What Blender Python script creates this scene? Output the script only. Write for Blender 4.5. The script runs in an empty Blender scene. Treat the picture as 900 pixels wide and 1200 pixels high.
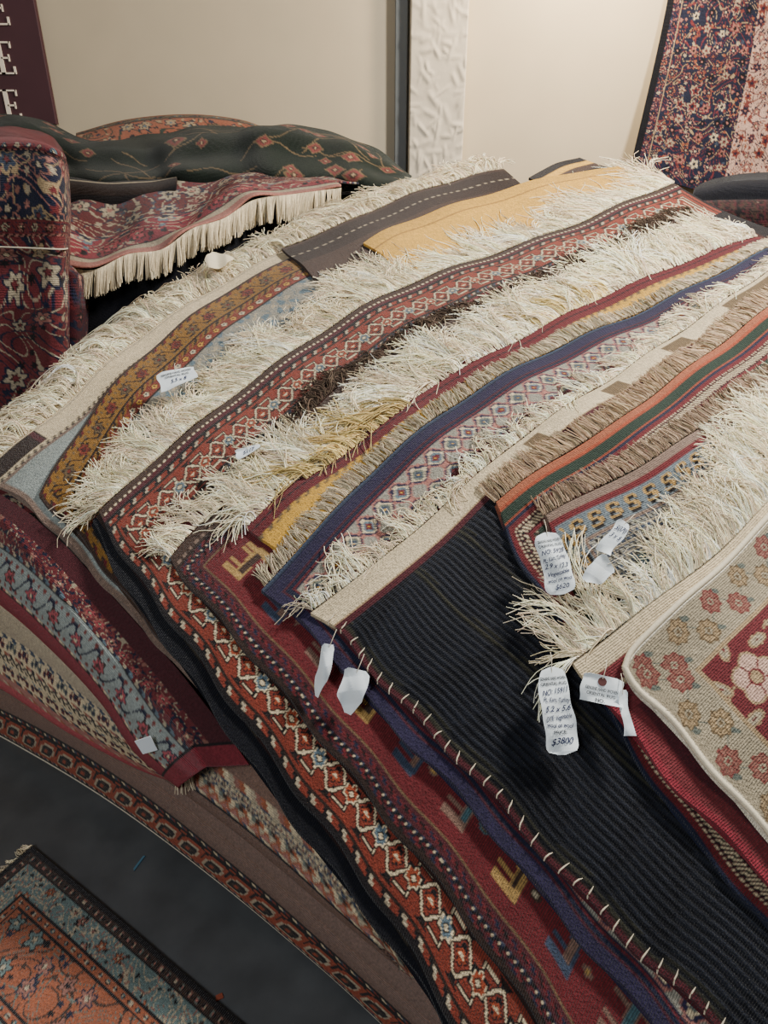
import bpy, math, random
import numpy as np
from mathutils import Vector
rng=np.random.default_rng(7)
F=867.0; TH=math.radians(28); CZ=1.6
ct,st=math.cos(TH),math.sin(TH)
scene=bpy.context.scene
# ------------------------------------------------------------ camera
cd=bpy.data.cameras.new('camera'); cam=bpy.data.objects.new('camera',cd)
scene.collection.objects.link(cam); cam.location=(0,0,CZ)
cam.rotation_euler=(math.pi/2-TH,0,0)
cd.sensor_fit='VERTICAL'; cd.sensor_height=36; cd.lens=36*F/1200.0; cd.clip_start=.02
scene.camera=cam
# ------------------------------------------------------------ surfaces
def S(x,y):
    q=np.maximum(1.8-y,0)
    b=np.where(y>1.8,.85+.43*(y-1.8),.85-.43*q-.2333*q*q)
    b=b+.010*np.sin(x*5.1+y*3.3)+.007*np.sin(x*9.0-y*7.0+1.0)+.004*np.sin(13*x+15*y)
    return np.maximum(b,0.0)
def FLAT(x,y): return 0*x
def ray(px,py):
    u=(np.asarray(px,float)-450)/F; v=(600-np.asarray(py,float))/F
    return u,ct+st*v,-st+ct*v
def P(pts,h,surf=S):
    pts=np.array(pts,float); a,b,c=ray(pts[:,0],pts[:,1])
    lo=np.full(len(pts),.4); hi=np.full(len(pts),7.)
    for _ in range(50):
        m=(lo+hi)/2; f=CZ+c*m-surf(a*m,b*m)-h
        lo=np.where(f>0,m,lo); hi=np.where(f>0,hi,m)
    return np.stack([a*lo,b*lo,CZ+c*lo],1)
def PY(pts):
    pts=np.array(pts,float); a,b,c=ray(pts[:,0],pts[:,1]); t=pts[:,2]/b
    return np.stack([a*t,b*t,CZ+c*t],1)
FA=np.array([-1.03,1.516,0]);FB=np.array([-.125,.916,0]);FC=np.array([-.97,1.72,.76])
FN=np.cross(FB-FA,FC-FA); FN/=np.linalg.norm(FN)
if FN@(np.array([0,0,1.6])-FA)<0: FN=-FN
def PF(pts,off):
    pts=np.array(pts,float); a,b,c=ray(pts[:,0],pts[:,1]); d=np.stack([a,b,c],1)
    o=np.array([0,0,CZ]); t=((FA+FN*off-o)@FN)/(d@FN)
    return o+d*t[:,None]
class Curve:
    def __init__(s,p):
        p=np.asarray(p,float); out=[]
        q=np.vstack([2*p[0]-p[1],p,2*p[-1]-p[-2]])
        for i in range(1,len(q)-2):
            t=np.linspace(0,1,24,endpoint=False)[:,None]
            a,b,c,d=q[i-1],q[i],q[i+1],q[i+2]
            out.append(.5*((2*b)+(c-a)*t+(2*a-5*b+4*c-d)*t**2+(-a+3*b-3*c+d)*t**3))
        out.append(p[-1:]); s.p=np.vstack(out)
        dl=np.linalg.norm(np.diff(s.p,axis=0),axis=1); s.s=np.concatenate([[0],np.cumsum(dl)]); s.L=s.s[-1]
        e=s.p[-1]-s.p[-8]; s.et=e/np.linalg.norm(e)
    def at(s,t):
        t=np.asarray(t,float)
        r=np.stack([np.interp(t,s.s,s.p[:,k]) for k in range(s.p.shape[1])],-1)
        ex=np.maximum(t-s.L,0); return r+ex[...,None]*s.et
    def tan(s,t):
        d=s.at(np.minimum(t+.01,s.L))-s.at(np.minimum(t+.01,s.L)-.02)
        return d/np.maximum(np.linalg.norm(d,axis=-1,keepdims=True),1e-9)
# ------------------------------------------------------------ colour & pattern
def hx(r,g,b): return np.array([r,g,b])/255.
C=dict(r=hx(98,35,39),o=hx(120,52,40),n=hx(30,34,54),k=hx(27,23,25),c=hx(206,188,154),y=hx(200,154,62),g=hx(136,98,44),
 b=hx(94,112,122),t=hx(122,102,90),G=hx(36,50,40),p=hx(44,39,64),m=hx(74,32,38),w=hx(234,225,204),e=hx(142,138,126),
 s=hx(158,106,96),B=hx(68,96,102),T=hx(62,46,39),d=hx(104,86,62),R=hx(130,46,56),K=hx(17,18,25),P=hx(168,74,80),i=hx(170,156,132),u=hx(58,68,86),
 a=hx(162,150,126),f=hx(144,98,86),h=hx(166,142,108),v=hx(108,46,50),l=hx(200,164,146),D=hx(44,32,28),x=hx(100,106,98),z=hx(150,86,60),
 q=hx(142,150,146),j=hx(118,60,56),A=hx(118,92,80),H=hx(162,130,78),U=hx(100,110,116),O=hx(146,66,42),X=hx(104,122,120))
def col(n,k): return np.tile(C[k],(n,1))
def mir(q):
    a=[r+r[-2::-1] for r in q]; return a+a[-2::-1]
Q3=mir(["eeeesss","eeesspp","eesppcc","esppcbb","sppcbbr","spcbbrr","pccbrry"])
SM=["UUUUUUUUUU","UUHHHHHUUU","UHHkkkHHUU","UHHkUUUkUU","UUHHHHkUUU","UUkkkHHHUU","UHkUUUHHkU","UHHHHHHkUU","UUkkkkkUUU","UUUUUUUUUU"]
CM=["oooooooooooo","ooiiiiiioooo","oikkkkkkiooo","oikTooTkkioo","oikTooTTkiok","oikkTTkkkiok","ooikkkkkiook","oooiiiiiiook","kooooooooook","kkoooooookkk","okkkkkkkkkoo"]
TR=["cccccccccccc","ccrrcccccrrc","crnncrrcrnnc","crnrrnnrrnrc","ccrcrnnrcrcc","cccbbccbbccc","ccbccccccbcc","cccccccccccc"]
SD=["rkkr","kcnk","knuk","rkkr"]
def tiles(s,d,bm,px,alt=None,H=None):
    W=len(bm[0]);Hh=len(bm)
    lut=np.array([[C[ch] for ch in r] for r in bm])
    iu=np.floor(s/px).astype(int); iv=np.floor(d/px).astype(int)%Hh
    o=lut[iv,iu%W]
    if alt:
        odd=((iu//W)%2)==1
        for a,b in alt:
            m=odd&(np.abs(o-C[a]).sum(1)<1e-6); o[m]=C[b]
    return o
def rosette(s,d,w,per,bg,A,B,R=.42,vine=None,pet=6,leaf=None,kn=.0035):
    s=np.floor(s/kn)*kn+kn/2; d=np.floor(d/kn)*kn+kn/2
    n=len(s);o=col(n,bg); i=np.floor(s/per)
    if vine:
        m=np.abs((d-w/2)-w*.3*np.sin(2*np.pi*s/per/1.0))<w*.045; o[m]=C[vine]
        lx=(s/per*4)%1-.5; ly=(d/w*3)%1-.5; m=(np.hypot(lx,ly)<.2)&(np.abs(d-w/2)>w*.22); o[m]=C[leaf or vine]
    x=s-(i+.5)*per; y=d-w/2; r=np.hypot(x,y); th=np.arctan2(y,x)
    Rr=R*min(w,per)*(.82+.18*np.cos(pet*th))
    pal=[A,B]
    for j in (0,1):
        pm=(i%2==j)
        for f,k in ((1.0,pal[j][0]),(.82,pal[j][1]),(.38,pal[j][0]),(.25,pal[j][2])):
            m=pm&(r<Rr*f); o[m]=C[k]
        m=pm&(r<Rr*.8)&(r>Rr*.35)&(np.abs(np.sin(pet*th/2))<.22); o[m]=C[pal[j][0]]
    return o
def balls(s,d,w,per):
    n=len(s);o=col(n,'a')
    v=np.abs((d-w*.5)-w*.20*np.sin(2*np.pi*s/per+1))<.0014; o[v]=C['x']
    for lx0 in (.25,.75):
        i=np.floor(s/per); x=s-(i+lx0)*per; y=d-w*(.5+.32*(1 if lx0<.5 else -1)); e=np.hypot(x*.8+y*.5,(-x*.5+y*.8)*2.2); o[e<.010]=C['x']
    for ox,oy,pp in ((0,.29,per),(.5,.71,per)):
        i=np.floor(s/pp+ox); x=s-(i+.5-ox)*pp; y=d-w*oy; r=np.hypot(x,y); th=np.arctan2(y,x); R=.0215*(1+.10*np.cos(8*th))
        odd=(i+(ox>0))%2==0
        for m0,A,Bc in ((odd,'j','f'),(~odd,'d','h')):
            o[m0&(r<R)]=C[A]; o[m0&(r<R*.86)]=C[Bc]
            o[m0&(r<R*.86)&(np.abs(np.sin(4*th))<.26)&(r>R*.40)]=C[A]; o[m0&(np.abs(r-R*.40)<.0013)]=C[A]; o[m0&(r<R*.33)]=C['a']; o[m0&(r<R*.16)]=C[A]
    return o
def hsh(i,j,k): return np.mod(np.sin(i*127.1+j*311.7+k*74.7)*43758.5453,1.0)
def floral(s,d,bg,pal,cell,seed,vine='d',vine2=None,line='k',kn=.005,den=.85,mirror=None,md=None):
    if mirror: s=np.abs(np.mod(s+mirror,2*mirror)-mirror)
    if md: d=np.abs(np.mod(d+md,2*md)-md)
    s=np.floor(s/kn)*kn+kn/2; d=np.floor(d/kn)*kn+kn/2
    n=len(s);o=col(n,bg); q=2*np.pi/cell
    f=np.sin(s*q*.31+1.8*np.sin(d*q*.22+seed))+np.sin(d*q*.37+1.6*np.sin(s*q*.19+2*seed))
    for lv in (-1.1,-.3,.5,1.2): o[np.abs(f-lv)<.07]=C[vine]
    if vine2:
        f=np.sin(s*q*.43+2.1*np.sin(d*q*.29+3*seed))+np.sin(d*q*.27+1.9*np.sin(s*q*.33+seed))
        for lv in (-.8,.2,1.0): o[np.abs(f-lv)<.06]=C[vine2]
    for sc,dn,rb in ((.42,.5,.22),(1.0,den,.30)):
        c=cell*sc; ci=np.floor(s/c);cj=np.floor(d/c)
        for di in (-1,0,1):
            for dj in (-1,0,1):
                i=ci+di;j=cj+dj; k=seed+sc
                cx=(i+.5+.4*(hsh(i,j,k)-.5))*c; cy=(j+.5+.4*(hsh(i,j,k+1)-.5))*c
                x=s-cx;y=d-cy; th=np.arctan2(y,x)+6*hsh(i,j,k+5); r=np.hypot(x,y)
                R=c*(rb+.16*hsh(i,j,k+2)); pe=np.where(hsh(i,j,k+3)>.5,5,6)
                Rr=R*(.78+.22*np.cos(pe*th)); on=hsh(i,j,k+4)<dn
                ix=(hsh(i,j,k+6)*len(pal)).astype(int)%len(pal); lutA=np.array([C[a[0]] for a in pal]);lutB=np.array([C[a[1]] for a in pal]);lutC=np.array([C[a[2]] for a in pal])
                m=on&(r<Rr); o[m]=lutA[ix[m]]
                if sc>.5:
                    m=on&(r<Rr*.78); o[m]=lutB[ix[m]]; m=on&(r<Rr*.36); o[m]=C[line]; m=on&(r<Rr*.26); o[m]=lutC[ix[m]]
    return o
def latch(w,per,bg,A,Bc,fl,kn=.0030):
    sc=w/.082
    def f(s,d):
        s=np.floor(s/kn)*kn+kn/2; d=np.floor(d/kn)*kn+kn/2
        n=len(s);o=col(n,bg); i=np.floor(s/per); x=np.abs(s-(i+.5)*per)/sc; X=(s-(i+.5)*per)/sc; Y=(d-w/2)/sc; y=np.abs(Y); odd=(i%2==0)
        xe=per/2/sc-x; wh=.041
        m=(xe*.9+(wh-y)<.015); o[m]=C['k']; m=(xe*.9+(wh-y)<.008); o[m]=C['D']
        # interlocking latch arms
        c=np.abs(y-(x-.018)*.95-.002); arm=(x>.014)
        o[arm&(c<.0064)]=C['k']; o[arm&(c<.0031)]=C[A]
        # inward hooks, alternating direction for an interlocking look
        for sg_ in (1,-1):
            hk=(np.abs(Y-sg_*.030)<.0050)&(X*sg_>-.006)&(X*sg_<.034); o[hk]=C['k']
            o[(np.abs(Y-sg_*.030)<.0022)&(X*sg_>-.003)&(X*sg_<.031)]=C[A]
            st_=(np.abs(X*sg_+.0015)<.0045)&(Y*sg_>.020)&(Y*sg_<.034); o[st_]=C['k']
            o[(np.abs(X*sg_+.0015)<.0020)&(Y*sg_>.021)&(Y*sg_<.032)]=C[A]
        g=np.minimum(x+y,1.25*np.maximum(x*.72,y*1.0)+.004)
        o[g<.0225]=C['k']; o[g<.0195]=C[A]; m=g<.0155; o[m&odd]=C[Bc]; o[m&~odd]=C[fl]; o[g<.0095]=C['k']; o[g<.0060]=C[A]
        r=np.hypot(xe,Y); th=np.arctan2(Y,xe); Rr=.0120*(.85+.2*np.cos(4*th))
        o[r<Rr*1.3]=C['k']; o[r<Rr]=C[fl]; o[r<Rr*.4]=C[A]
        return o
    return f
def persian(s,d,cols,cell,seed,line='k',lw=.045):
    r=np.random.default_rng(seed)
    x=np.abs(np.mod(s/cell,2)-1); y=np.abs(np.mod(d/cell,2)-1)
    f=0*s
    for k in range(7):
        a,b=r.integers(0,4),r.integers(0,4); f=f+np.cos(np.pi*(a+.5*(k%2))*x*1.6+r.uniform(0,6)+1.4*np.cos(np.pi*b*y*1.5+r.uniform(0,6)))
    g=np.cos(2*np.pi*x*2.2)*np.cos(2*np.pi*y*2.6)+.7*np.cos(2*np.pi*(x+y)*2)+.7*np.cos(2*np.pi*(x-y)*2)
    f=f*.5+g*.9
    th=np.linspace(-1.7,2.2,len(cols)-1); idx=np.digitize(f,th)
    lut=np.array([C[k] for k in cols]); o=lut[idx]
    for t in th:
        o[np.abs(f-t)<lw]=C[line]
    return o
def bands(d,s,spec):
    n=len(d);o=np.zeros((n,3));p=0
    for i,b in enumerate(spec):
        w=b[0]; hi=p+w if i<len(spec)-1 else 1e9
        m=(d>=p)&(d<hi)
        if i==0: m|=d<p
        if m.any():
            ss=s[m];dd=d[m]-p;k=b[1]
            if k=='c': o[m]=C[b[2]]
            elif k=='t': o[m]=tiles(ss,dd,b[2],b[3],b[4] if len(b)>4 else None)
            elif k=='dash':
                lut=np.array([C[q] for q in b[2]]); o[m]=lut[np.floor(ss/b[3]+np.floor(dd/.005)*.5).astype(int)%len(b[2])]
            elif k=='zig':
                tri=np.abs(np.mod(ss/b[4],1)-.5)*2*w; o[m]=np.where((dd<tri)[:,None],C[b[2]],C[b[3]])
                if len(b)>5: o[np.flatnonzero(m)[np.abs(dd-tri)<.004]]=C[b[5]]
            elif k=='f': o[m]=b[2](ss,dd)
            elif k=='blk': o[m]=np.where((np.sin(ss*b[4])+.6*np.sin(ss*b[4]*2.7)>.95)[:,None],C[b[3]],C[b[2]])
        p+=w
    return o
def ros(w,per,bg,A,B,**k): return lambda s,d: rosette(s,d,w,per,bg,A,B,**k)
def per(cols,cell,seed,**k): return lambda s,d: persian(s,d,cols,cell,seed,**k)
def flo(*a,**k): return lambda s,d: floral(s,d,*a,**k)
def figures(u,v,bg='r'):
    kn=.0045; u=np.floor(u/kn)*kn; v=np.floor(v/kn)*kn
    o=col(len(u),bg); c=.125; i=np.floor(u/c);j=np.floor(v/c); x=(u/c-i-.5);y=(v/c-j-.5); ax=np.abs(x);ay=np.abs(y)
    k=(i*2+j)%3
    for kk,(A,Bc,Cc) in enumerate((('H','T','i'),('u','A','H'),('A','B','d'))):
        mk_=(k==kk)
        body=(ax<.30)&(np.abs(y+.02*np.sign(x))<.09); head=(np.abs(x-.27)<.07)&(y>-.1)&(y<.32); tail=(np.abs(x+.29)<.045)&(y<.1)&(y>-.34); leg=((np.abs(ax-.14)<.03)|(np.abs(ax-.24)<.025))&(y<0)&(y>-.33)
        sh=(body|head|tail|leg)
        o[mk_&sh]=C[A]; o[mk_&body&(ay<.05)&(ax<.24)]=C[Bc]; o[mk_&(np.abs(x-.27)<.03)&(y>.16)&(y<.26)]=C[Cc]
        dm=(np.abs(x+.05)*1.2+np.abs(y-.30)<.11); o[mk_&dm]=C[Bc]; o[mk_&(np.abs(x+.05)*1.2+np.abs(y-.30)<.06)]=C[Cc]
    return o
def design(spec,kilim=(),both=True,field=None):
    kw=sum(b[0] for b in kilim); fw=sum(b[0] for b in spec[:-1])
    def f(u,v,U,V):
        vv=v-kw; d=np.minimum(u,vv)
        if both: d=np.minimum(d,U-u)
        s=np.where(u<vv,v,u+.013)
        o=bands(d,s,spec)
        if field is not None:
            m=d>=fw; o[m]=field(u[m]-fw,vv[m]-fw)
        if kw>0:
            m=v<kw; o[m]=bands(v[m],u[m],list(kilim))
        return o
    return f
def lin(c): return np.where(c<.04045,c/12.92,((c+.055)/1.055)**2.4)
# ------------------------------------------------------------ materials
def mat(name):
    m=bpy.data.materials.new(name); m.use_nodes=True; nt=m.node_tree
    return m,nt,nt.nodes['Principled BSDF']
def attr_mat(name,bscale,bstr,rough=.95,sheen=.25,weave=True,lo=.5,hi=1.5):
    m,nt,b=mat(name); N=nt.nodes;L=nt.links
    a=N.new('ShaderNodeAttribute');a.attribute_name='Col'
    b.inputs['Roughness'].default_value=rough
    b.inputs['Specular IOR Level'].default_value=.12
    b.inputs['Sheen Weight'].default_value=sheen; b.inputs['Sheen Roughness'].default_value=.5
    uv=N.new('ShaderNodeUVMap')
    tc=N.new('ShaderNodeNewGeometry')
    ns=N.new('ShaderNodeTexNoise'); ns.inputs['Scale'].default_value=230; L.new(tc.outputs['Position'],ns.inputs['Vector'])
    mr=N.new('ShaderNodeMapRange'); mr.inputs[3].default_value=lo; mr.inputs[4].default_value=hi
    L.new(ns.outputs['Fac'],mr.inputs[0])
    mx=N.new('ShaderNodeVectorMath'); mx.operation='SCALE'; L.new(a.outputs['Color'],mx.inputs[0]); L.new(mr.outputs[0],mx.inputs['Scale'])
    L.new(mx.outputs[0],b.inputs['Base Color'])
    if weave:
        w=N.new('ShaderNodeTexWave'); w.wave_type='BANDS'; w.bands_direction='Y'; w.inputs['Scale'].default_value=bscale
        w.inputs['Distortion'].default_value=1.2; w.inputs['Detail'].default_value=1
        L.new(uv.outputs[0],w.inputs['Vector'])
        ad=N.new('ShaderNodeMath'); ad.operation='MULTIPLY_ADD'; L.new(ns.outputs['Fac'],ad.inputs[0]); ad.inputs[1].default_value=2; L.new(w.outputs['Fac'],ad.inputs[2])
        bp=N.new('ShaderNodeBump'); bp.inputs['Strength'].default_value=bstr; bp.inputs['Distance'].default_value=.002
        L.new(ad.outputs[0],bp.inputs['Height']); L.new(bp.outputs[0],b.inputs['Normal'])
    return m
M_PILE=attr_mat('knotted_wool_pile',75,.9,sheen=.10)
M_YARN=attr_mat('cotton_yarn',1,.0,sheen=.0,weave=False,lo=.75,hi=1.25)
def simple(name,c,rough=.7,noise=.08,scale=8,bump=0,bd=.002,metal=0):
    m,nt,b=mat(name);N=nt.nodes;L=nt.links
    g=N.new('ShaderNodeNewGeometry'); ns=N.new('ShaderNodeTexNoise'); ns.inputs['Scale'].default_value=scale; ns.inputs['Detail'].default_value=6
    L.new(g.outputs['Position'],ns.inputs['Vector'])
    cr=N.new('ShaderNodeValToRGB'); l=lin(np.array(c)/255.)
    cr.color_ramp.elements[0].position=.3; cr.color_ramp.elements[1].position=.7
    cr.color_ramp.elements[0].color=(*(l*(1-noise)),1); cr.color_ramp.elements[1].color=(*np.clip(l*(1+noise),0,1),1)
    L.new(ns.outputs['Fac'],cr.inputs[0]); L.new(cr.outputs[0],b.inputs['Base Color'])
    b.inputs['Roughness'].default_value=rough; b.inputs['Metallic'].default_value=metal
    if bump:
        bp=N.new('ShaderNodeBump'); bp.inputs['Strength'].default_value=bump; bp.inputs['Distance'].default_value=bd
        L.new(ns.outputs['Fac'],bp.inputs['Height']); L.new(bp.outputs[0],b.inputs['Normal'])
    return m
# ------------------------------------------------------------ mesh helpers
def mk(name,V,Fq,mtl,colr=None,uv=None,smooth=True):
    me=bpy.data.meshes.new(name); V=np.asarray(V,np.float32); Fq=np.asarray(Fq,np.int32)
    me.vertices.add(len(V)); me.vertices.foreach_set('co',V.ravel())
    k=Fq.shape[1]; me.loops.add(Fq.size); me.loops.foreach_set('vertex_index',Fq.ravel())
    me.polygons.add(len(Fq)); me.polygons.foreach_set('loop_start',np.arange(0,Fq.size,k,dtype=np.int32))
    me.polygons.foreach_set('loop_total',np.full(len(Fq),k,np.int32))
    me.polygons.foreach_set('use_smooth',np.full(len(Fq),smooth,bool))
    if colr is not None:
        a=me.color_attributes.new('Col','FLOAT_COLOR','POINT')
        a.data.foreach_set('color',np.hstack([colr,np.ones((len(V),1))]).astype(np.float32).ravel())
    if uv is not None:
        l=me.uv_layers.new(name='UVMap'); l.data.foreach_set('uv',np.asarray(uv,np.float32)[Fq.ravel()].ravel())
    me.update(calc_edges=True); me.validate()
    me.materials.append(mtl)
    o=bpy.data.objects.new(name,me); scene.collection.objects.link(o); return o
def top(o,label,cat,**k):
    o['label']=label;o['category']=cat
    for a,b in k.items(): o[a]=b
    return o
def grid(nu,nv,off=0):
    i=np.arange(nu-1)[:,None]*nv+np.arange(nv-1)[None]; i=i.ravel()+off
    return np.stack([i,i+nv,i+nv+1,i+1],1)
def shade(c,u,v,seed,amt=.14):
    r=np.random.default_rng(seed); n=len(u)
    ab=1+amt*(np.sin(v*23+seed)+.6*np.sin(v*61+2*seed)+.5*np.sin(v*7+u*3))*.5
    ab=ab*(1+r.normal(0,.09,n))
    return np.clip(lin(np.clip(c,0,1))*ab[:,None],0,1)
class Rug: pass
SEED=[1]
def rug(label,end,side,h,Vl,fn,ub=.3,vb=.25,res=.004,thick=.008,surf=S,name='rug',rib=None,vres=None,cat='rug',far=.05,material=None):
    SEED[0]+=1; sd=SEED[0]
    E=Curve(P(end,h,surf)[:,:2]);D=Curve(P(side,h,surf)[:,:2]); U=E.L
    C0=E.at(0.0); wa=0.0 if surf is FLAT else 1.0
    def pos(u,v,dz):
        xy=E.at(u)+D.at(v)-C0
        wob=wa*(.0035*np.sin(v*31+sd)*np.exp(-u/.1)+.003*np.sin(u*19+sd)*np.exp(-v/.1)); xy=xy+np.stack([wob,wob],-1)
        z=surf(xy[:,0],xy[:,1])+h+dz
        if rib is not None: z=z+rib(u,v)
        return np.column_stack([xy,z])
    Vs=[];Fs=[];us=[];vs=[];off=0
    def patch(ua,va,dz=None):
        nonlocal off
        uu,vv=np.meshgrid(ua,va,indexing='ij'); u=uu.ravel();v=vv.ravel()
        z=np.zeros_like(u) if dz is None else dz(u,v).ravel()
        Vs.append(pos(u,v,z));us.append(u);vs.append(v);Fs.append(grid(len(ua),len(va),off)); off+=len(u)
    vr=vres or res
    ar=lambda a,b,r: np.linspace(a,b,max(2,int(round((b-a)/r))+1))
    patch(ar(0,U,res),ar(0,vb,res))
    patch(ar(0,ub,res),ar(vb,Vl,vr))
    patch(ar(ub,U,far),ar(vb,Vl,far))
    def rim(u0,v0):
        nonlocal off
        n=len(u0); u=np.concatenate([u0,u0]);v=np.concatenate([v0,v0])
        dz=np.concatenate([np.zeros(n),-np.full(n,thick)])
        Vs.append(pos(u,v,dz));us.append(u);vs.append(v);Fs.append(grid(2,n,off));off+=2*n
    vv=ar(0,Vl,.01); uu=ar(0,U,.01)
    rim(np.zeros_like(vv),vv); rim(uu,np.zeros_like(uu)); rim(np.full_like(vv,U),vv); rim(uu,np.full_like(uu,Vl))
    uu,vv=np.meshgrid(ar(0,U,.06),ar(0,Vl,.06),indexing='ij'); u=uu.ravel();v=vv.ravel()
    pp=E.at(u)+D.at(v)-C0; Vs.append(np.column_stack([pp,surf(pp[:,0],pp[:,1])+h-thick])); us.append(u);vs.append(v);Fs.append(grid(uu.shape[0],uu.shape[1],off)[:,::-1]);off+=len(u)
    u=np.concatenate(us);v=np.concatenate(vs)
    c=shade(fn(u,v,U,Vl),u,v,sd)
    o=mk(name,np.vstack(Vs),np.vstack(Fs),material or M_PILE,c,np.column_stack([u,v]))
    top(o,label,cat)
    r=Rug();r.o=o;r.E=E;r.D=D;r.h=h;r.U=U;r.surf=surf;r.pos=pos
    return r
def tubes(pts,rad,cols,sides=3):
    n,K,_=pts.shape
    T=np.gradient(pts,axis=1); T/=np.maximum(np.linalg.norm(T,axis=2,keepdims=True),1e-9)
    up=np.array([.13,.21,1.0]); N1=np.cross(T,up); N1/=np.maximum(np.linalg.norm(N1,axis=2,keepdims=True),1e-9); N2=np.cross(N1,T)
    ang=np.arange(sides)*2*np.pi/sides
    V=pts[:,:,None]+rad[:,:,None,None]*(np.cos(ang)[None,None,:,None]*N1[:,:,None]+np.sin(ang)[None,None,:,None]*N2[:,:,None])
    V=V.reshape(-1,3)
    a=np.arange(n)[:,None,None]*K*sides+np.arange(K-1)[None,:,None]*sides+np.arange(sides)[None,None,:]
    b=np.arange(n)[:,None,None]*K*sides+np.arange(K-1)[None,:,None]*sides+((np.arange(sides)+1)%sides)[None,None,:]
    Fq=np.stack([a,b,b+sides,a+sides],-1).reshape(-1,4)
    c=np.repeat(cols,K*sides,axis=0)
    return V,Fq,c
def fringe(r,L,gap=.0032,colr=hx(222,212,188),var=.14,rad=.0012,puff=.006,drop=.006,spread=.3,s0=0,s1=None,lean=0,hang=0,tuft=6,curl=.8,label=None,lvar=.2,v0=0.0,name='fringe',lift=0.0,grow=0.0,conv_=.75,mod=.2):
    s1=s1 or r.U; n=int((s1-s0)/gap); nt=n//tuft+1
    tc=np.linspace(s0,s1,nt)+rng.normal(0,gap*1.2,nt); tid=np.minimum(np.arange(n)//tuft,nt-1)
    s=np.clip(tc[tid]+rng.normal(0,gap*tuft*.42,n),s0,s1)
    ta=rng.normal(0,spread,nt)+.25*np.sin(tc*9+L*50)+.18*np.sin(tc*23)
    p=r.E.at(s); t=r.E.tan(s); out=np.column_stack([-t[:,1],t[:,0]])
    dd=r.D.at(.05)-r.D.at(0.0); sg=np.where((out@dd)>0,-1,1)[:,None]; out=out*sg
    if v0: p=p+(r.D.at(v0)-r.D.at(0.0))
    K=10; tau=np.linspace(0,1,K)
    Ln=L*(1+rng.normal(0,lvar,n)*.6+rng.normal(0,lvar,nt)[tid]*.6+mod*np.sin(s*15+L*90)+mod*.8*np.sin(s*41+L*40))
    Ln=np.clip(Ln,L*.4,L*1.5)*(1+grow*s/r.U)
    conv=(tc[tid]-s)/np.maximum(Ln,.02)*conv_
    th0=lean+ta[tid]*.6+rng.normal(0,spread*.28,n)+conv; be=ta[tid]*.6+rng.normal(0,curl*.38,n)+rng.normal(0,curl*.6,nt)[tid]
    wv=rng.uniform(0,6,nt)[tid]+rng.normal(0,.7,n); wf=rng.uniform(5,11,n)
    th=th0[:,None]+be[:,None]*tau[None]**1.5+.36*curl*np.sin(tau[None]*wf[:,None]+wv[:,None])*tau[None]**.5
    dx=out[:,None,:]*np.cos(th)[...,None]+t[:,None,:]*np.sin(th)[...,None]
    st_=np.concatenate([np.zeros((n,1,2)),dx[:,1:]*(Ln/(K-1))[:,None,None]],1)
    xy=p[:,None]+np.cumsum(st_,1)
    pf=np.abs(rng.normal(0,puff,nt))[tid]+np.abs(rng.normal(0,puff*.5,n))+lift
    z=r.surf(xy[...,0],xy[...,1])+r.h+.0015+pf[:,None]*np.sin(np.pi*tau**.7)[None]-drop*np.minimum(tau*2.2,1)[None]+np.abs(rng.normal(0,.003,n))[:,None]
    if hang: z=z-hang*tau[None]**1.7*(Ln/L)[:,None]
    z=np.maximum(z,.003)
    pts=np.concatenate([xy,z[...,None]],-1)
    rr=rad*rng.uniform(.75,1.25,n)[:,None]*np.linspace(1,.85,K)[None]
    c=np.clip(lin(np.clip(colr[None]*(1+rng.normal(0,var,n)[:,None]*.5+rng.normal(0,var,nt)[tid][:,None]*.6+rng.normal(0,.015,(n,3))),0,1)),0,1)
    V,Fq,cc=tubes(pts,rr,c)
    o=mk(name,V,Fq,M_YARN,cc); o.parent=r.o; o['kind']='stuff'
    if label:o['label']=label
    return o
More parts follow.
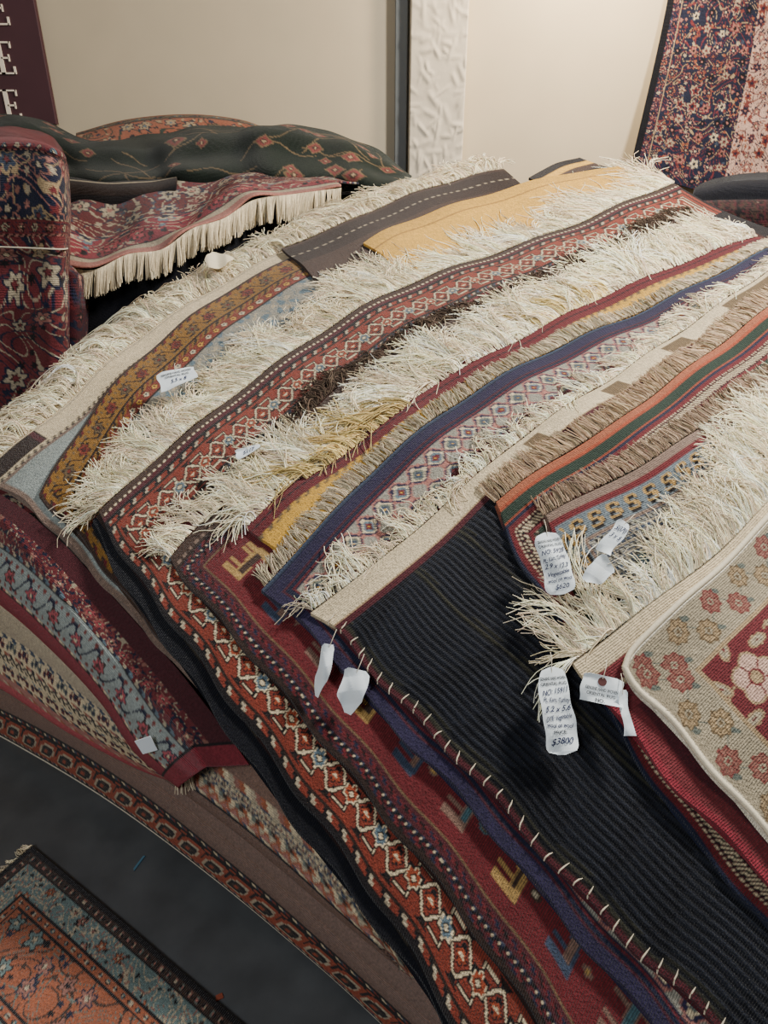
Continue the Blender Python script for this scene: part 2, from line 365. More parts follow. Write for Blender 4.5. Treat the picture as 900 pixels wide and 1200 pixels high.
def loft(label,rows,fn,res=.006,nv=None,thick=.008,name='rug',clipS=False,wr=0):
    SEED[0]+=1; sd=SEED[0]
    cs=[Curve(r) for r in rows]; U=max(c.L for c in cs); nu=int(U/res)
    t=np.linspace(0,1,nu); R=np.stack([c.at(t*c.L) for c in cs],0)
    mid=Curve(R[:,nu//2]); Vl=mid.L; nvv=nv or max(8,int(Vl/res))
    out=[]; k=len(rows)
    par=np.concatenate([[0],np.cumsum(np.linalg.norm(np.diff(R.mean(1),axis=0),axis=1))]); par/=par[-1]
    q=np.concatenate([[2*R[0]-R[1]],R,[2*R[-1]-R[-2]]],0)
    for w in np.linspace(0,1,nvv):
        i=min(np.searchsorted(par,w,side='right')-1,k-2); f=(w-par[i])/(par[i+1]-par[i])
        a,b,c,d=q[i],q[i+1],q[i+2],q[i+3]
        out.append(.5*((2*b)+(c-a)*f+(2*a-5*b+4*c-d)*f**2+(-a+3*b-3*c+d)*f**3))
    G=np.stack(out,1)
    if wr:
        A=t[:,None]*U;Bv=np.linspace(0,Vl,nvv)[None]
        ww=wr*(np.sin(A*17+2*np.sin(Bv*6)+sd)+.6*np.sin(Bv*14+A*8+sd)+.4*np.sin(A*31-Bv*12))
        G[...,1]-=ww; G[...,2]+=ww*.5
    if clipS:
        G[...,2]=np.minimum(G[...,2],S(G[...,0],G[...,1])-.012)
        G[...,2]=np.maximum(G[...,2],.006)
    V=G.reshape(-1,3)
    uu,vv=np.meshgrid(t*U,np.linspace(0,Vl,nvv),indexing='ij');u=uu.ravel();v=vv.ravel()
    c=shade(fn(u,v,U,Vl),u,v,sd)
    o=mk(name,V,grid(nu,nvv),M_PILE,c,np.column_stack([u,v]))
    md=o.modifiers.new('thickness','SOLIDIFY');md.thickness=thick;md.offset=-1
    top(o,label,'rug')
    r=Rug();r.o=o;r.G=G;r.U=U;r.V=Vl
    return r
def hangfringe(r,pts,L,n,colr,dirv,rad=.0012,spread=.15,var=.1,label=None):
    cv=Curve(pts); s=np.sort(rng.uniform(0,cv.L,n)); p=cv.at(s); K=6; tau=np.linspace(0,1,K)
    tf=(s/.012).astype(int); ra=rng.normal(0,spread,(tf.max()+1,3))[tf]+rng.normal(0,spread*.4,(n,3))
    d=np.array(dirv)[None]+ra; d/=np.linalg.norm(d,axis=1,keepdims=True)
    Ln=L*rng.uniform(.75,1.2,n)
    q=p[:,None]+d[:,None]*(tau[None,:,None]*Ln[:,None,None]); q[...,2]-=(tau**2)[None]*Ln[:,None]*.35
    q[...,2]=np.maximum(q[...,2],.004)
    c=np.clip(lin(np.clip(colr[None]*(1+rng.normal(0,var,n)[:,None]),0,1)),0,1)
    V,Fq,cc=tubes(q,rad*np.ones((n,K)),c); o=mk('fringe',V,Fq,M_YARN,cc);o.parent=r.o;o['kind']='stuff'
    return o
# ============================================================ ROOM
def box(name,lo,hi,m,bev=0):
    lo=np.array(lo);hi=np.array(hi)
    v=[[ (lo,hi)[i][0],(lo,hi)[j][1],(lo,hi)[k][2]] for i in (0,1) for j in (0,1) for k in (0,1)]
    f=[[0,1,3,2],[4,6,7,5],[0,4,5,1],[2,3,7,6],[0,2,6,4],[1,5,7,3]]
    o=mk(name,v,f,m,smooth=False)
    if bev: b=o.modifiers.new('b','BEVEL');b.width=bev;b.segments=3
    return o
M_FLOOR=simple('dark_concrete',(72,74,76),.5,.22,9,.4,.003)
M_WALL=simple('painted_wall',(194,179,152),.8,.03,5,.15,.002)
M_STUC=simple('stucco_plaster',(200,189,170),.85,.04,14,.35,.01)
M_GREY=simple('grey_conduit_paint',(112,114,112),.5,.04,10)
M_SIGN=simple('maroon_sign_paint',(66,32,40),.6,.06,10)
M_LET=simple('cream_letter_paint',(240,226,206),.6,.03,10)
box('floor',(-3.2,-2,-.08),(3.2,4.1,0),M_FLOOR)['kind']='structure'
box('wall_back',(-3.2,4.0,0),(3.2,4.12,3.4),M_WALL)['kind']='structure'
box('wall_right',(3.2,-2,0),(3.3,4.12,3.4),M_WALL)['kind']='structure'
box('wall_left',(-3.3,-2,0),(-3.2,4.12,3.4),M_WALL)['kind']='structure'
nx,nz=60,420; X=np.linspace(.112,.378,nx);Z=np.linspace(0,3.4,nz); xx,zz=np.meshgrid(X,Z,indexing='ij')
nr=np.random.default_rng(3); rel=0*xx
for _ in range(260):
    cx,cz=nr.uniform(.1,.39),nr.uniform(1.2,3.4);a=nr.uniform(0,3.14);l=nr.uniform(.02,.05);w=nr.uniform(.005,.013)
    dx=(xx-cx)*np.cos(a)+(zz-cz)*np.sin(a);dz=-(xx-cx)*np.sin(a)+(zz-cz)*np.cos(a)
    rel=np.maximum(rel,np.exp(-(dx/l)**4-(dz/w)**2)*nr.uniform(.3,1))
yy=3.9-.008*rel; yy[0]=3.999;yy[-1]=3.999; yy[1]+=.012;yy[-2]+=.012
xx[0]=xx[1]-.001; xx[-1]=xx[-2]+.001
o=mk('trim_1',np.stack([xx,yy,zz],-1).reshape(-1,3),grid(nx,nz),M_STUC);o['kind']='structure';o['label']='rough white stucco pillar on the wall'
o=box('trim_2',(.05,3.955,0),(.108,3.999,3.4),M_GREY,.006);o['kind']='structure'; o['label']='grey painted vertical strip beside the pillar'
sg=box('wall_sign',(-2.35,3.965,1.575),(-1.555,3.995,3.0),M_SIGN,.003); top(sg,'maroon wall sign with a column of cream serif letters','sign')
def serifE(x1,zc,hh):
    w=hh*.66;x0=x1-w;s=hh*.055;z0=zc-hh/2;z1=zc+hh/2; y0,y1=3.957,3.966
    rects=[(x0+w*.16,z0,x0+w*.38,z1),(x0,z0,x0+w*.92,z0+s),(x0,z1-s,x0+w*.9,z1),(x0+w*.3,zc-s*.5,x0+w*.72,zc+s*.5),
     (x0+w*.68,zc-hh*.11,x0+w*.74,zc+hh*.11),(x0+w*.86,z0,x1-w*.04,z0+hh*.24),(x0+w*.84,z1-hh*.2,x0+w*.91,z1)]
    V=[];Fq=[]
    for a,b,c,d in rects:
        n=len(V); V+=[(a,y0,b),(c,y0,b),(c,y0,d),(a,y0,d),(a,y1,b),(c,y1,b),(c,y1,d),(a,y1,d)]
        for f in ((0,1,2,3),(0,4,5,1),(1,5,6,2),(2,6,7,3),(3,7,4,0)): Fq.append([n+i for i in f])
    o=mk('sign_letter',V,Fq,M_LET,smooth=False);o.parent=sg
for x1,zc in ((-1.705,1.655),(-1.690,1.845),(-1.675,2.035),(-1.665,2.225)): serifE(x1,zc,.128)
# ============================================================ MAIN PILE
Hs=.012
WH=hx(250,234,202)
def core(k,n):
    E=Curve(P([(45,578),(75,545),(130,470),(200,405),(345,305),(540,200)],0)[:,:2]);D=Curve(P([(45,578),(110,650),(200,760),(300,880),(480,1125)],0)[:,:2])
    inn=.05+.012*((k*7)%3)
    u=np.linspace(inn,E.L*.98,50);v=np.linspace(inn*.6,1.15,40)
    uu,vv=np.meshgrid(u,v,indexing='ij');xy=E.at(uu.ravel())+D.at(vv.ravel())-E.at(0.)
    s=np.maximum(S(xy[:,0],xy[:,1])-.014,.004)
    a=s*(k+1)/n; b=s*k/n+.001
    a=np.maximum(a,b+.0005)
    V=np.vstack([np.column_stack([xy,a]),np.column_stack([xy,b])]); m=len(xy)
    Fq=[grid(50,40),grid(50,40,m)[:,::-1]]
    idx=np.arange(m).reshape(50,40)
    for e in (idx[0],idx[-1],idx[:,0],idx[:,-1]):
        Fq.append(np.stack([e[:-1],e[1:],e[1:]+m,e[:-1]+m],1))
    uf=np.tile(uu.ravel(),2);vf=np.tile(vv.ravel(),2)
    c=shade(bands(np.minimum(uf-inn,vf),uf+vf,[(.03,'c','Tmrnkt'[k%6]),(.05,'dash','rcnk',.02),(1,'c','rmnTrk'[k%6])]),uf,vf,k)
    o=mk('folded_rug',V,np.vstack(Fq),M_PILE,c,np.column_stack([uf,vf])); top(o,'thick wool rug folded flat beneath the draped rugs','rug',group='folded rugs supporting the pile')
for k in range(7): core(k,7)
R={}
m1d=design([(.012,'c','t'),(1,'c','q')],[(.035,'c','c'),(.004,'c','i'),(.055,'c','c'),(.008,'dash','ck',.01)])
def m1f(u,v,U,V):
    o=m1d(u,v,U,V); m=(u<.16)&(v>.03)&(v<.09); o[m]=np.where((np.abs(u[m]-.15)<.006)[:,None],C['m'],C['D']); return o
R['m1']=rug('cream flatwoven rug end with long white fringe on the pile',[(-30,548),(0,522),(70,468),(140,402),(230,342),(330,288),(440,238),(545,200)],
 [(-30,548),(30,590),(100,660),(200,770),(300,890),(440,1080)],0*Hs+.002,1.0,m1f,ub=.12,vb=.3,res=.005)
fringe(R['m1'],.125,colr=WH*.95,hang=.05,gap=.0008,spread=.28,puff=.010,lvar=.3,drop=0,tuft=9,curl=1.0,lean=-.15)
fringe(R['m1'],.10,colr=WH,hang=0.0,gap=.0018,spread=.4,puff=.008,v0=.03,drop=0,curl=1.1,tuft=9,lean=-.3)
gold=design([(.008,'c','T'),(.012,'dash','gTrg',.01),(.062,'f',ros(.062,.075,'g','Dor','Ddo',vine='D',leaf='d',R=.40)),(.006,'c','D'),(.018,'dash','gDgo',.012),(.03,'f',ros(.03,.035,'o','Dcb','Dyo')),(.008,'c','D'),(1,'f',per('bbeeia',.12,5,line='b'))])
R['m2']=rug('gold floral border wool rug with pale blue field',[(45,580),(72,535),(122,462),(190,398),(262,345),(340,302),(430,262)],
 [(45,580),(110,650),(200,760),(300,880),(480,1125)],1*Hs,1.0,gold,ub=.14,vb=.25,res=.0034)
R['mb']=rug('dark brown banded wool rug lying over the gold rug',[(332,290),(400,262),(470,232),(540,210),(590,198)],[(332,290),(370,325),(450,400)],2*Hs,.7,
 lambda u,v,U,V: bands(v,u,[(.012,'c','T'),(.05,'c','D'),(.005,'dash','iD',.014),(.05,'c','D'),(1,'c','T')]),ub=.1,vb=.3,res=.005)
fringe(R['mb'],.09,colr=WH*.95,gap=.0010,spread=.3,puff=.008,curl=1.0,lean=-.2)
R['my']=rug('mustard yellow flatwoven rug with dark stripes',[(428,283),(470,262),(540,236),(610,215),(680,201),(725,195)],[(428,283),(470,320),(560,390)],3*Hs,.7,
 lambda u,v,U,V: bands(v,u,[(.05,'c','y'),(.004,'c','g'),(1,'c','y')]),ub=.08,vb=.25,res=.005)
R['mk']=rug('brown and black banded rug at the back of the pile',[(620,208),(650,192),(680,184)],[(620,208),(700,240),(800,300)],2*Hs+.006,.5,
 lambda u,v,U,V: bands(v,u,[(.03,'c','k'),(.03,'c','y'),(.04,'c','T'),(1,'c','k')]),ub=.08,vb=.25,res=.006)
R['nv']=rug('dark navy wool rug with a plain bound edge',[(106,612),(180,548),(300,455),(400,390),(500,335),(600,300)],[(106,612),(148,688),(238,814),(322,932),(398,1030),(484,1140),(516,1190)],4*Hs,1.25,
 design([(.05,'c','K'),(1,'c','n')]),ub=.12,vb=.05,res=.006)
kil=[(.014,'c','T'),(.006,'dash','Tc',.008),(.010,'c','m')]
R['m3']=rug('rust red tribal rug with cream and blue latch border',[(112,602),(180,542),(300,444),(400,375),(500,325),(600,290),(700,252),(790,215)],
 [(112,602),(160,674),(242,784),(333,907),(408,1007),(474,1102),(532,1200)],5*Hs,1.3,
 design([(.010,'c','k'),(.009,'dash','okio',.010),(.007,'c','D'),(.004,'c','o'),(.076,'f',latch(.076,.084,'o','c','b','O')),(.004,'c','o'),(.006,'c','k'),(.009,'dash','ikuo',.008),(.010,'c','D'),(1,'c','r')],kil),ub=.17,vb=.2,res=.0027)
fringe(R['m3'],.12,colr=WH,gap=.0006,spread=.22,puff=.007,lean=-.12,drop=.036,tuft=10,curl=.9,grow=1.0)
fringe(R['m3'],.11,colr=WH,gap=.0015,spread=.35,puff=.008,lean=-.4,lvar=.35,drop=.034,curl=1.1,tuft=9,grow=.9)
m4spec=[(.008,'c','D'),(.008,'dash','rkmn',.012),(.014,'t',SD,.0040),(.005,'c','m'),(.008,'dash','krnr',.010),(.008,'c','m'),(.004,'c','d'),(.006,'c','r'),(1,'c','r')]
R['m4']=rug('deep red wool rug with geometric blue and tan figures',[(198,655),(235,615),(300,560),(380,468),(470,405),(600,345),(720,295),(812,250)],
 [(198,655),(245,712),(372,860),(458,965),(545,1075),(618,1180),(634,1205)],6*Hs,1.25,design(m4spec,[(.022,'c','T'),(.006,'dash','Tt',.01)],field=figures),ub=.30,vb=.26,res=.0038)
fringe(R['m4'],.06,colr=hx(84,70,60),gap=.0010,rad=.0015,spread=.6,puff=.006,curl=1.6,s0=.28)
fringe(R['m4'],.075,colr=WH*.97,gap=.0010,spread=.35,s1=.4,puff=.007,lean=-.2,curl=1.1)
R['m5']=rug('red and yellow flatwoven rug with tangled cream fringe',[(285,610),(340,560),(430,498),(500,450),(580,405),(690,350),(780,312),(880,276)],
 [(285,610),(345,665),(420,740),(520,850),(640,1000)],7*Hs,1.0,design([(.03,'c','y'),(1,'c','y')],[(.034,'c','r'),(.004,'dash','mk',.01),(.018,'c','r'),(.01,'dash','dy',.014)]),ub=.15,vb=.2,res=.005)
fringe(R['m5'],.130,colr=WH,gap=.0006,spread=.28,puff=.008,lean=-.2,lvar=.3,tuft=10,curl=1.0,grow=.15)
fringe(R['m5'],.12,colr=WH,gap=.0014,spread=.4,puff=.010,lean=-.5,lvar=.3,v0=.02,curl=1.2,tuft=9)
GY=hx(214,190,130)
fringe(R['m5'],.15,colr=GY,gap=.0015,spread=.22,puff=.008,s0=.17,s1=.50,lean=-.85,rad=.0014,v0=.03,label='mustard yellow yarn fringe',lift=.012,tuft=10,curl=.9,conv_=.8)
fringe(R['m5'],.12,colr=GY,gap=.0017,spread=.25,puff=.008,s0=.98,s1=1.28,lean=-.5,rad=.0014,v0=.02,label='mustard yellow yarn fringe',lift=.010,tuft=10)
R['m6']=rug('purple and navy edged rug with small geometric lattice field',[(310,688),(360,632),(430,560),(510,490),(600,432),(700,385),(790,345),(880,300),(930,280)],
 [(310,688),(385,762),(440,830),(540,932),(640,1052),(740,1170),(770,1205)],8*Hs,1.15,
 design([(.022,'c','p'),(.004,'c','m'),(.010,'c','n'),(.004,'c','r'),(.003,'c','n'),(.085,'t',Q3,.0044,[('b','x'),('r','u')]),(.01,'c','m'),(.02,'dash','rncb',.015),(1,'c','r')],[(.008,'c','u'),(.004,'c','n')]),ub=.16,vb=.24,res=.004)
fringe(R['m6'],.045,colr=hx(190,176,150),gap=.0009,spread=.18,puff=.003,curl=.4,lvar=.1,tuft=4,mod=.05)
def ribz(u,v): 
    k=np.clip((v-.075)/.02,0,1)*np.clip((u-.012)/.01,0,1); return k*.0024*np.sin(2*np.pi*(u+.004*np.sin(v*9))/.0135)
def blackfn(u,v,U,V):
    o=bands(v,u,[(.05,'c','c'),(.004,'c','h'),(.012,'c','m'),(.006,'dash','mk',.01),(1,'c','K')])
    bl=(v<.05)&(v>.012)&(((u>.62)&(u<.67))|((u>.90)&(u<.97))|((u>1.15)&(u<1.25))|(u>1.42)); o[bl]=C['d']
    m=(v>.068)
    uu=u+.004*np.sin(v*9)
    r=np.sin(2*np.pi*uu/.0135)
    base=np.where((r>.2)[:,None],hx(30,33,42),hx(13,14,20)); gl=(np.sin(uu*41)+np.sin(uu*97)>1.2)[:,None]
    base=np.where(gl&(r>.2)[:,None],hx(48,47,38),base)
    e=bands(u,v,[(.008,'c','m'),(.004,'c','D'),(1,'c','K')])
    base=np.where((u<.012)[:,None],e,base)
    o[m]=base[m]; return o
R['m7']=rug('black ribbed flatwoven rug with cream banded end',[(366,716),(430,668),(490,620),(560,555),(620,508),(700,455),(790,395),(900,318),(960,285)],
 [(366,716),(405,748),(455,808),(520,872),(600,958),(700,1068),(800,1165),(850,1212)],9*Hs,1.15,blackfn,ub=.95,vb=.12,res=.0034,vres=.012,rib=ribz)
fringe(R['m7'],.065,colr=WH,gap=.0024,spread=.5,puff=.008,lean=-.35,lvar=.4,tuft=12,curl=1.2,mod=.35)
fringe(R['m7'],.035,colr=WH*.97,gap=.0015,spread=.4,puff=.005,lean=-.1,lvar=.3,tuft=6,curl=1.1)
sv=np.arange(.04,1.12,.029); pts=[]; rs=np.random.default_rng(8)
for q in sv:
    j=rs.uniform(-.004,.004); l=rs.uniform(.8,1.25)
    us=np.array([-.007,-.003,.003,.009*l,.015*l]); p=R['m7'].pos(us,np.full(5,q)+j*np.array([0,.3,.6,1,1.8]),np.array([-.006,.003,.005,.006,.008*l])); pts.append(p)
V_,F_,c_=tubes(np.array(pts),np.full((len(sv),5),.0017)*np.array([1,1,1,.9,.35])[None],np.tile(lin(hx(226,212,186)),(len(sv),1)),5)
o=mk('selvage_stitching',V_,F_,M_YARN,c_);o.parent=R['m7'].o;o['kind']='stuff'
R['m8']=rug('orange and dark green striped rug with tan fringe',[(580,590),(640,545),(720,495),(800,435),(880,375),(960,320)],[(580,590),(600,640),(645,712),(720,845),(800,965),(900,1085),(960,1160)],10*Hs,1.1,
 design([(.008,'c','n'),(.010,'c','r'),(.028,'t',["cm","mk","kc"],.0035),(.01,'c','r'),(.07,'f',per('GGGGTi',.05,9,line='G')),(1,'c','G')],[(.018,'c','z'),(.008,'c','O'),(.03,'c','G'),(.004,'c','O')]),ub=.2,vb=.2,res=.004)
fringe(R['m8'],.06,colr=hx(186,162,134),gap=.0009,spread=.14,puff=.003,curl=.4,lvar=.12,tuft=4,mod=.05)
R['m9']=rug('grey blue rug with gold hook motifs and short fringe',[(636,606),(700,572),(770,535),(840,488),(900,450),(970,400)],[(636,606),(660,655),(705,730),(765,835),(840,945),(930,1060)],11*Hs,1.0,
 design([(.010,'c','r'),(.050,'t',SM,.0050),(.006,'c','t'),(.07,'t',["ueu","eke","ueu","iii"],.005),(1,'c','b')],[(.020,'c','t'),(.006,'c','r')]),ub=.2,vb=.25,res=.0036)
fringe(R['m9'],.05,colr=hx(166,144,122),gap=.001,spread=.16,puff=.003,curl=.4,lvar=.12,tuft=4,mod=.05)
R['m9b']=rug('taupe rug with shaggy cream fringe across the pile',[(828,655),(862,605),(898,558),(970,485)],[(828,655),(845,690),(880,780),(960,900)],11.7*Hs,.8,design([(.03,'c','t'),(1,'c','e')]),ub=.1,vb=.15,res=.006)
fringe(R['m9b'],.10,colr=WH,gap=.0006,spread=.38,puff=.010,lvar=.3,tuft=12,curl=1.2,grow=.6)
R['m10']=rug('maroon rug with cream flatwoven end and knotted fringe',[(672,775),(735,728),(800,680),(860,630),(920,570),(980,520)],[(672,775),(735,852),(800,930),(900,1030),(980,1110)],12.5*Hs,.9,
 design([(.012,'c','R'),(.03,'c','v'),(1,'c','m')],[(.04,'c','c'),(.03,'c','v'),(.006,'dash','mc',.01)]),ub=.15,vb=.2,res=.005)
fringe(R['m10'],.080,colr=WH,gap=.0007,spread=.32,puff=.009,lvar=.3,lean=-.1,tuft=12,curl=1.1,grow=.5,s0=.08)
fringe(R['m10'],.09,colr=WH,gap=.0018,spread=.5,puff=.012,lvar=.35,tuft=12,s0=.15,curl=1.3,grow=.5)
fringe(R['m10'],.14,colr=WH,gap=.0012,spread=.22,puff=.010,s1=.10,lean=-.5,tuft=16,curl=1.0,conv_=1.8)
fringe(R['m10'],.09,colr=WH,gap=.0012,spread=.3,puff=.010,s1=.10,lean=-1.2,tuft=16,curl=1.0,conv_=1.2)
def m11field(u,v):
    o=col(len(u),'v'); kn=.0026; s=np.floor(u/kn)*kn; d=np.floor(v/kn)*kn
    for cx,cy,R0,ph in ((.072,.078,.046,0),(.24,.04,.040,1),(.04,.25,.040,2),(.20,.19,.04,.6),(.42,.10,.036,1.2),(.10,.42,.036,.3),(.38,.28,.04,1)):
        x=s-cx;y=d-cy; r=np.hypot(x,y);th=np.arctan2(y,x)+ph; Rr=R0*(.74+.26*np.abs(np.cos(2.5*th)))
        o[(np.abs(y-.014*np.sin(x*40+ph))<.0024)&(np.abs(x)<R0*2.1)]=C['h']
        for k in range(6):
            a=k*1.047+ph*.7+.4; lx=x-np.cos(a)*R0*1.5; ly=y-np.sin(a)*R0*1.5; e=np.hypot(lx*np.cos(a+.7)+ly*np.sin(a+.7),2.1*(-lx*np.sin(a+.7)+ly*np.cos(a+.7)))
            o[(e<R0*.48)]=C['h']; o[(e<R0*.34)]=C['i']; o[(e<R0*.1)]=C['v']
        o[r<Rr*1.06]=C['v']; o[r<Rr]=C['h']; o[r<Rr*.9]=C['l']; o[(r<Rr*.88)&(np.abs(np.cos(2.5*th))<.16)&(r>R0*.3)]=C['v']; o[r<R0*.33]=C['v'];o[r<R0*.24]=C['h']
    o[(s<.006)|(d<.006)]=C['h']
    return o
R['m11']=rug('beige bordered carpet with red rosettes and deep red floral field',[(734,778),(745,755),(790,712),(840,668),(900,605),(960,550),(1000,510)],[(734,778),(752,810),(800,862),(850,918),(900,980),(980,1075)],14*Hs,.8,
 design([(.010,'c','w'),(.082,'f',lambda s,d: balls(s,d,.082,.092)),(.003,'c','i'),(.002,'c','a'),(1,'c','v')],field=m11field),ub=.45,vb=.42,res=.0026,thick=.014)
for nm,cv,key in (('e',R['m11'].E,0),('s',R['m11'].D,1)):
    s=np.linspace(0,min(cv.L,.85),220); z=np.zeros_like(s)
    p=R['m11'].pos(s if key==0 else z+.001,z+.001 if key==0 else s,z+.001)
    V_,F_,c_=tubes(p[None],np.full((1,220),.006),lin(hx(216,204,178))[None],8)
    o=mk('edge_binding',V_,F_,M_YARN,c_);o.parent=R['m11'].o;o['label']='cream cord edge binding'
# ============================================================ left face rugs
def face(label,tops,bots,off,fn,lift=.02,res=.005):
    a=PF(tops,off); b=PF(bots,off+.012); m=(a+b)/2+FN*lift; m2=a*.25+b*.75+FN*lift*.9
    c=b-FN*.03+np.array([0,0,-.006])
    return loft(label,[a,m,m2,b,c],fn,res=res,clipS=True)
def fromedge(spec,endw=0,endc='R'):
    def f(u,v,U,V):
        d=np.maximum(V-.03-v,0)
        o=bands(d,u,spec)
        if endw:
            g=np.hypot(np.maximum(U-u,0),0); m=(U-u<endw); o[m]=C[endc]; m=(np.abs(U-u-endw)<.003); o[m]=C['k']
        return o
    return f
face('rust and brown bordered rug at the bottom of the pile',[(-60,735),(100,785),(250,875),(400,1000),(560,1150),(600,1190)],[(-90,812),(20,870),(130,936),(250,1024),(380,1132),(470,1215)],.0,
 fromedge([(.006,'c','n'),(.012,'c','w'),(.006,'c','k'),(.010,'dash','ikfu',.010),(.073,'t',[r.replace('o','O') for r in CM],.0066),(.006,'c','k'),(.010,'dash','cuok',.010),(.008,'c','k'),(1,'c','A')]),res=.004)
face('taupe wool rug with dashed orange stripes and soft rounded corner',[(-60,700),(120,790),(250,860),(380,960),(470,1060),(500,1100)],[(-80,775),(60,828),(150,880),(270,965),(400,1072),(484,1140)],.022,
 fromedge([(.048,'c','A'),(.006,'c','k'),(.010,'dash','zuci',.012),(.016,'zig','s','i',.03,'z'),(.008,'dash','zcxT',.012),(.03,'f',per('ftaucf',.03,8,line='T')),(.014,'dash','zcif',.016),(1,'c','A')]),res=.004)
STR=fromedge([(.042,'c','P'),(.008,'dash','izfs',.014),(.010,'c','s'),(.010,'dash','zukc',.012),(.042,'t',TR,.0052,[('b','x')]),(.006,'dash','kc',.01),(.014,'zig','i','c',.03,'k'),(.008,'dash','zskc',.012),(.03,'t',TR,.0045,[('r','x')]),(.01,'dash','uc',.02),(1,'c','i')])
face('cream patterned rug with pink red bound edge',[(-60,640),(60,700),(130,770),(190,835),(225,885)],[(-80,762),(0,802),(80,854),(160,896),(210,914)],.04,STR,res=.004)
lr=face('deep red rug with grey floral border drooping over the side',[(-60,548),(30,578),(110,642),(185,727),(240,800),(290,868)],[(-80,652),(0,704),(66,762),(122,822),(162,880),(212,920)],.062,
 fromedge([(.010,'c','P'),(.062,'c','R'),(.005,'c','k'),(.005,'dash','ikPc',.012),(.098,'f',ros(.098,.095,'q','DPr','nPc',vine='n',leaf='j',R=.27)),(.005,'c','k'),(.010,'dash','rinb',.014),(.06,'f',flo('v',['fPi','nsc','nfc'],.05,6,vine='n',vine2='i',kn=.004)),(1,'c','m')],endw=.055),lift=.03,res=.0038)
tp=PF([(205,905),(222,900)],.08); hangfringe(lr,tp,.05,26,WH*.9,(-.1,0,-1))
# ============================================================ back-left pile
for k in range(5):
    xs=-2.15+.03*(k%2); z0=.25*k; z1=z0+.245
    prof=[(3.12,z0+.02),(3.10,z0+.12),(3.12,z1-.02),(3.2,z1),(3.9,z1)]
    nx2=40; X=np.linspace(xs,0-.03*(k%3),nx2); V=[]
    PR=np.array([(3.9,z0)]+[(3.2,z0)]+prof+[(3.9,z0)])
    for x in X:
        for y_,z_ in PR: V.append((x,y_+.008*math.sin(x*9+k),z_))
    V=np.array(V); uv=V[:,[0,2]]
    cl=shade(bands(V[:,2]-z0,V[:,0],[(.1,'c','mTrnk'[k]),(1,'c','kmTrn'[k])]),V[:,0],V[:,2],k)
    ob=mk('folded_rug',V,grid(nx2,len(PR)),M_PILE,cl,uv)
    top(ob,'large wool carpet folded flat in the back stack','rug',group='folded carpets in the back stack')
PAL1=[('s','v','i'),('i','f','n'),('v','s','k'),('h','u','v'),('f','n','i')]
loft('tall folded red and navy carpet with floral border',[PY([(-80,152,3.2),(20,152,3.2),(56,160,3.2),(70,174,3.3)]),PY([(-80,162,2.50),(20,165,2.50),(60,174,2.50),(76,190,2.95)]),PY([(-80,180,2.41),(20,183,2.41),(68,190,2.42),(79,208,2.9)]),PY([(-80,240,2.37),(20,240,2.37),(72,244,2.38),(80,255,2.9)]),PY([(-80,290,2.39),(20,290,2.40),(72,288,2.41),(79,300,2.9)]),PY([(-80,360,2.36),(20,360,2.36),(74,360,2.38),(82,365,2.9)]),PY([(-80,600,2.34),(20,600,2.34),(76,600,2.36),(84,600,2.9)])],
 lambda u,v,U,V: bands(v-.72,u,[(.03,'c','v'),(.03,'f',ros(.03,.05,'v','kis','kbc',vine='n')),(.008,'dash','sk',.012),(.20,'f',flo('n',PAL1,.115,21,vine='s',vine2='h',kn=.0045)),(.008,'dash','ik',.012),(.05,'f',ros(.05,.06,'v','kis','ksc',vine='n')),(.008,'dash','sk',.012),(1,'f',flo('v',[('n','s','c'),('n','i','v'),('k','h','i')],.12,22,vine='n',vine2='i',kn=.0045))]),wr=.004,res=.0045 )
loft('dark maroon floral carpet standing behind a folded carpet',[PY([(60,300,2.9),(84,305,2.9),(106,318,3.1)]),PY([(60,312,2.52),(86,318,2.54),(108,335,2.9)]),PY([(60,360,2.48),(92,360,2.50),(112,366,2.9)]),PY([(60,600,2.46),(92,600,2.48),(114,600,2.9)])],
 lambda u,v,U,V: floral(u,v,'m',[('n','s','c'),('k','f','v'),('r','k','s')],.09,24,vine='n',kn=.0045),wr=.004 )
s_=PY([(-40,288,2.33),(20,290,2.34),(72,292,2.36),(80,290,2.6)]);cv=Curve(s_);pp=cv.at(np.linspace(0,cv.L,30))
V_,F_,c_=tubes(pp[None],np.full((1,30),.0025),lin(hx(200,190,170))[None],6);o=mk('tie_string',V_,F_,M_YARN,c_);top(o,'thin pale string tied around folded carpets','string')
edge=[(74,312,2.55),(110,316,2.58),(150,298,2.62),(190,292,2.66),(225,268,2.72),(262,256,2.79),(298,234,2.88),(340,228,2.95),(400,220,3.05)]
dk=loft('near-black rug block added as the shade under the fringed rug',[PY([(70,300,3.05),(200,270,3.05),(330,235,3.08),(430,225,3.09)]),PY([(74,322,2.68),(160,312,2.72),(250,275,2.85),(340,240,3.05)]),PY([(74,420,2.6),(160,400,2.66),(250,380,2.8),(340,330,3.0)]),PY([(74,560,2.6),(160,560,2.66),(250,560,2.8),(340,500,3.0)])],
 lambda u,v,U,V: bands(v,u,[(.25,'c','k'),(.05,'c','T'),(.02,'c','n'),(1,'c','K')]),res=.01)  # added block: the dark void under the fringed rug is painted in near-black
